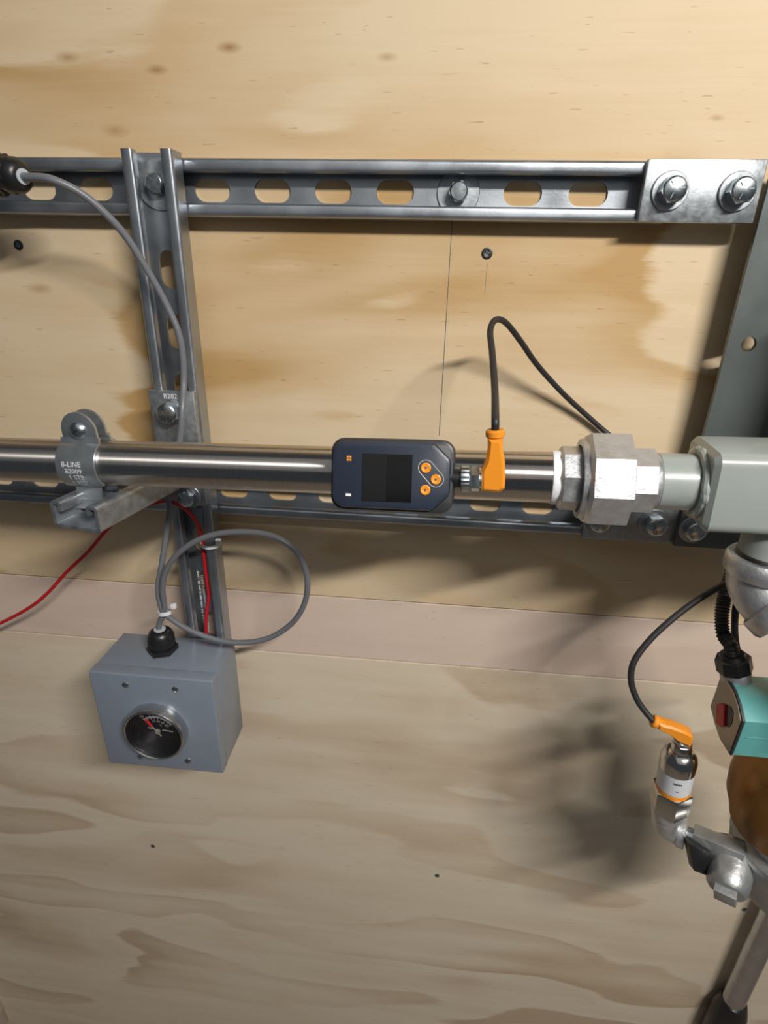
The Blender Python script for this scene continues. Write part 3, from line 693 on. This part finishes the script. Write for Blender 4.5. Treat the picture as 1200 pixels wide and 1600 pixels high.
# little ball valve with black handle
v0 = at(1074, 1303, -171); v1 = at(1142, 1331, -186); vd = (v1 - v0).normalized(); vf = Fr(v0, vd, V((0, 0, 1)) - vd * vd.z, vd.cross(V((0, 0, 1))))
t = thing('mini_ball_valve', v0, 'small square-bodied ball valve with black lever beside the cast housing', 'valve')
mb = MB(); fbox(mb, vf, (22, 2, 0), (36, 13, 13), 1.0); build('valve_block', mb, 'castg', t)
mb = MB(); lathe(mb, axis_frame(v0, vd), [(-4, 7.5), (6, 7.5)], 24); build('thread_stub', mb, 'zincd', t, 'dark threaded stub')
hl = [at(x, y, -188) for x, y in ((1076, 1317), (1112, 1333), (1106, 1353), (1099, 1361), (1079, 1353))]
ho = hl[0]; hfz = V((0.15, -1, .25)).normalized(); hx = (hl[1] - ho); hx = (hx - hfz * hx.dot(hfz)).normalized(); hy = hfz.cross(hx); hfr = Fr(ho, hx, hy, hfz)
mb = MB(); prism(mb, hfr, [((q - ho).dot(hx), (q - ho).dot(hy)) for q in hl], -8, 1, 1.2, .5); build('valve_lever', mb, 'blackp', t, 'black lever')

# cast housing at the right edge
t = thing('filter_housing', (506, -178, -520), 'grey cast filter housing with plugged side boss at right edge', 'filter housing')
df = axis_frame((508, -180, -458), V((.06, -.02, -1)))
mb = MB(); lathe(mb, df, [(-1, 42), (0, 45.5), (2, 47.5), (5, 47.5), (6.5, 45), (13, 44.6), (15, 48), (17, 50.5), (21, 51.5), (24, 50.6), (50, 49), (58, 46), (64, 38), (70, 20)], 56); build('cast_head', mb, 'castg', t)
bo = at(1144, 1344, -185); be = at(1117, 1372, -228)
bdv = V((-.42, -.74, -.30)).normalized(); bfr = axis_frame(bo, bdv)
mb = MB(); lathe(mb, bfr, [(-12, 17), (0, 16.5), (16, 15.5), (23, 14.5), (25.5, 12.5), (26, 8)], 36); build('side_boss', mb, 'castg', t)
mb = MB(); prism(mb, axis_frame(bo + bdv * 25, bdv), ngon(4, 10.8, .95), 0, 7, 1.2); build('square_plug', mb, 'castg', t)

# ================================================================== LOWER PIPE
DP = at(1145, 1565, -24)
t = thing('drain_pipe', DP, 'bare steel pipe standing near the wall at lower right', 'pipe')
mb = MB(); lathe(mb, axis_frame(DP + V((0, 0, -30)), (0, 0, 1)), [(0, 13.8), (330, 13.8)], 40); build('pipe_tube', mb, 'bare', t)
t = thing('floor_fitting', DP + V((2, 0, -60)), 'black plastic fitting at the foot of the bare steel pipe', 'pipe fitting')
mb = MB(); lathe(mb, axis_frame(DP + V((1, 0, 3)), (0, 0, -1)), [(0, 14), (0, 16), (5, 17.5), (22, 21.5), (60, 22.5), (120, 22.5)], 40); build('fitting_body', mb, 'blackp', t)

# ================================================================== GAUGE BOX
BX0, BX1, BZ1, BZ0, BYf, BYb = -128.2, -3.6, -423.5, -543.5, -107.0, YA - .3
t = thing('gauge_box', ((BX0 + BX1) / 2, BYb, BZ0), 'blue grey steel box with round gauge hanging on the vertical strut', 'gauge box')
mb = MB(); fbox(mb, WORLD, ((BX0 + BX1) / 2, (BYf + 3 + BYb) / 2, (BZ0 + BZ1) / 2), (BX1 - BX0 - 1.4, BYb - BYf - 3, BZ1 - BZ0 - 1.4), 1.0); build('box_body', mb, 'boxp', t)
mb = MB(); fbox(mb, WORLD, ((BX0 + BX1) / 2, BYf + 7, (BZ0 + BZ1) / 2), (BX1 - BX0, 14, BZ1 - BZ0), 1.6, 3); cv = build('box_cover', mb, 'boxp', t)
for x, z in ((-92, -436.5), (-41.4, -436.5), (-91, -530), (-40, -530)):
    fr = Fr((x, BYf, z), (1, 0, 0), (0, 0, 1), (0, -1, 0))
    mb = MB(); lathe(mb, fr, [(-.2, 3.4), (.8, 3.3), (1.5, 2.2), (1.6, .5)], 22); cs = build('cover_screw', mb, 'zincd', t)
    mb = MB()
    for a in (.7, .7 + math.pi / 2):
        e = Fr(fr.o, fr.x * math.cos(a) + fr.y * math.sin(a), fr.y * math.cos(a) - fr.x * math.sin(a), fr.z); fbox(mb, e, (0, 0, 1.42), (2.6, .5, .4))
    build('drive_cross', mb, 'blackr', cs)
GC = V((-66.3, BYf, -488.5)); gf = Fr(GC, (1, 0, 0), (0, 0, 1), (0, -1, 0))
mb = MB(); lathe(mb, gf, [(-1, 31.5), (0, 31.8), (9.5, 31.8), (11.5, 30.6), (12, 29.4), (11.2, 28.4), (0, 28.0)], 64, True); gz = build('gauge', mb, 'bezel', t, 'round steel bezel')
mb = MB(); lathe(mb, gf, [(.1, 28.2), (.6, 28.2)], 56); dl = build('dial', mb, 'dial', gz)
mb = MB(); lathe(mb, gf, [(8.6, 28.3), (9.6, 28.3)], 56); build('lens', mb, 'glass', gz)
mb = MB(); gt = math.radians(-6)
gd = Fr(gf.p(0, -3, .7), gf.x * math.cos(gt) + gf.y * math.sin(gt), gf.y * math.cos(gt) - gf.x * math.sin(gt), gf.z)
for i in range(41):
    a = math.radians(140 - i * 2.5); L0, L1 = (15.4, 20.5) if i % 5 == 0 else (17.2, 19.2)
    e = Fr(gd.o, gd.x * math.cos(a) + gd.y * math.sin(a), gd.y * math.cos(a) - gd.x * math.sin(a), gd.z); fbox(mb, e, ((L0 + L1) / 2, 0, 0), (L1 - L0, .75, .12))
for i, s_ in enumerate(('20', '60', '100', '140', '180')):
    a = math.radians(136 - i * 23); vs_, fs_ = text2d(s_, 4.4); mb.add([gd.p(22.8 * math.cos(a) + x, 22.8 * math.sin(a) + y, .08) for x, y in vs_], fs_)
for i, s_ in enumerate(('0', '20', '40', '60', '80')):
    a = math.radians(132 - i * 22); vs_, fs_ = text2d(s_, 4.0); mb.add([gd.p(12.9 * math.cos(a) + x, 12.9 * math.sin(a) + y, .08) for x, y in vs_], fs_)
vs_, fs_ = text2d('°C', 3.6); mb.add([gd.p(2.5 + x, 8.0 + y, .08) for x, y in vs_], fs_)
fbox(mb, gd, (10, 2.4, .05), (11, 1.1, .1)); fbox(mb, gd, (-8, 2.4, .05), (5, 1.1, .1))
build('dial_print', mb, 'dialw', dl if False else gz, 'white scale marks')
na = math.radians(131); ne = Fr(gd.p(0, 0, 1.2), gd.x * math.cos(na) + gd.y * math.sin(na), gd.y * math.cos(na) - gd.x * math.sin(na), gd.z)
mb = MB(); prism(mb, ne, [(-6, -.9), (9, -.55), (9, .55), (-6, .9)], 0, .5); lathe(mb, gd, [(0, 2.6), (2.2, 2.4), (2.4, 1.4)], 20); build('needle', mb, 'pale', gz)
mb = MB(); prism(mb, ne, [(8.5, -1.5), (18, -1.3), (19, 0), (18, 1.3), (8.5, 1.5)], 0, .8, .2); build('needle_tip', mb, 'needle', gz, 'red needle tip')

# cable gland on top of the box
def gland(t, fr, s=1.0, seal='seal', label=None):
    mb = MB(); prism(mb, fr, ngon(6, 17.2 * s, .35), 0, 6.5 * s, 1.0, .6)
    lathe(mb, fr, [(6 * s, 13.2 * s), (9 * s, 13.2 * s)], 30)
    prism(mb, fr, ngon(10, 15.2 * s, .2), 8.5 * s, 19 * s, .8, .6)
    lathe(mb, fr, [(18 * s, 14.4 * s), (22 * s, 13.6 * s), (26 * s, 11.4 * s), (28 * s, 8.2 * s), (28 * s, 6.0 * s)], 36)
    g = build('cable_gland', mb, 'blackp', t, label)
    mb = MB(); lathe(mb, fr, [(27 * s, 6.4 * s), (29.2 * s, 6.4 * s), (29.4 * s, 5.6 * s), (29.3 * s, 2 * s)], 28); build('gland_seal', mb, seal, g, 'pale grey seal')
    return fr.p(0, 0, 28 * s)
GB = V((-71.5, -66, BZ1)); g_end = gland(t, axis_frame(GB, (0, 0, 1)), .90, 'seal', 'black cable gland')

# ================================================================== BLACK JUNCTION BOX AT THE LEFT EDGE
j_dir = V((.90, -.34, -.10)).normalized(); j_end = at(36, 276, -88); JB = j_end - j_dir * 28 * .8
t = thing('junction_box', JB + V((-40, 20, 0)), 'black enclosure with cable gland at the upper left edge', 'junction box')
jf = axis_frame(JB, j_dir)
mb = MB(); fbox(mb, jf, (0, 0, -41), (30, 30, 50), 3); build('enclosure_body', mb, 'blackp', t)
j_end = gland(t, jf, .8, 'seal')

# ================================================================== GREY CABLE
t = thing('grey_cable', at(287, 600, -56), 'grey round cable from upper gland looping above the gauge box', 'cable')
P_ = [j_end - j_dir * 8, j_end + j_dir * 4, at(80, 280, -92), at(128, 303, -84), at(168, 337, -76), at(200, 374, -68), at(235, 430, -60), at(262, 480, -55), at(279, 520, -54), at(286, 560, -54), at(287, 600, -56), at(285, 640, -67), at(282, 680, -70), at(272, 703, -70), V((-62.5, -66, -212)), V((-66, -60, -228)), V((-64.5, -57, -243)), at(263, 781, -62), at(261, 825, -58), at(253, 880, -62), at(247, 920, -66), at(254, 953, -67), at(272, 970, -70), at(300, 986, -72), at(340, 1000, -72), at(380, 1004, -72), at(420, 997, -73), at(455, 975, -75), at(475, 945, -78), at(480.5, 910, -82), at(472, 875, -84), at(450, 850, -84), at(420, 836, -83), at(380, 831, -81), at(340, 834, -79), at(305, 846, -77), at(276, 867, -75), at(259, 893, -73), at(254, 922, -71), at(257, 953, -67)]
P_ += [V((g_end.x, g_end.y, g_end.z + 6)), g_end - V((0, 0, 10))]
mb = MB(); tube(mb, spline(P_, 8), 2.75, 14); build('cable_jacket', mb, 'gcable', t)

# red wire
t = thing('red_wire', at(45, 948, -40), 'thin red wire from left edge passing into the vertical strut', 'wire')
P_ = [at(-60, 1000, -36), at(0, 974, -38), at(45, 950, -40), at(75, 926, -42), at(105, 893, -44), at(138, 862, -46), at(167, 828, -48), at(200, 801, -51), at(246, 785, -53), at(270, 785, -53), at(293, 798, -50), at(309, 820, -43), at(316, 845, -36), at(319, 870, -33), at(323, 905, -33), at(326.5, 930, -33), at(323, 955, -33), at(322, 975, -33), at(323, 1000, -33), at(325, 1040, -33)]
mb = MB(); tube(mb, spline(P_, 8), 1.9, 12); build('wire_jacket', mb, 'red', t)

# cable ties
def tie(c, n, r, lab, w=3.2, tail=None):
    fr = axis_frame(c, n); t = thing('cable_tie', c, lab, 'cable tie')
    mb = MB(); pts = [(r[0] * math.cos(i * math.pi / 14), r[1] * math.sin(i * math.pi / 14)) for i in range(28)]
    out = inset(pts, -1.1)
    vs_ = [fr.p(x, y, z) for z in (-w / 2, w / 2) for x, y in pts + out]; k_ = 28; fs_ = []
    for i in range(k_):
        j = (i + 1) % k_; fs_ += [(i, j, 2 * k_ + j, 2 * k_ + i), (k_ + j, k_ + i, 3 * k_ + i, 3 * k_ + j), (j, i, k_ + i, k_ + j), (2 * k_ + i, 2 * k_ + j, 3 * k_ + j, 3 * k_ + i)]
    mb.add(vs_, fs_); build('tie_band', mb, 'white', t)
    if tail is not None:
        mb = MB(); fbox(mb, axis_frame(tail, n), (0, 0, 0), (5.2, 4.6, 5.4), .8); build('tie_head', mb, 'white', t)
c1 = at(257, 957, -67); tie(c1, V((-.12, .1, 1)), (5.6, 4.4), 'white cable tie bundling the grey cable above the gland', 3.6, at(271, 947, -70))
c2 = V((XL + SW / 2 - 5.6, YA + 4.5, at(327, 852, YA).z)); tie(c2, V((.05, 0, 1)), (9.0, 9.5), 'white cable tie around right lip of the vertical strut', 3.4, at(341, 846, -40))
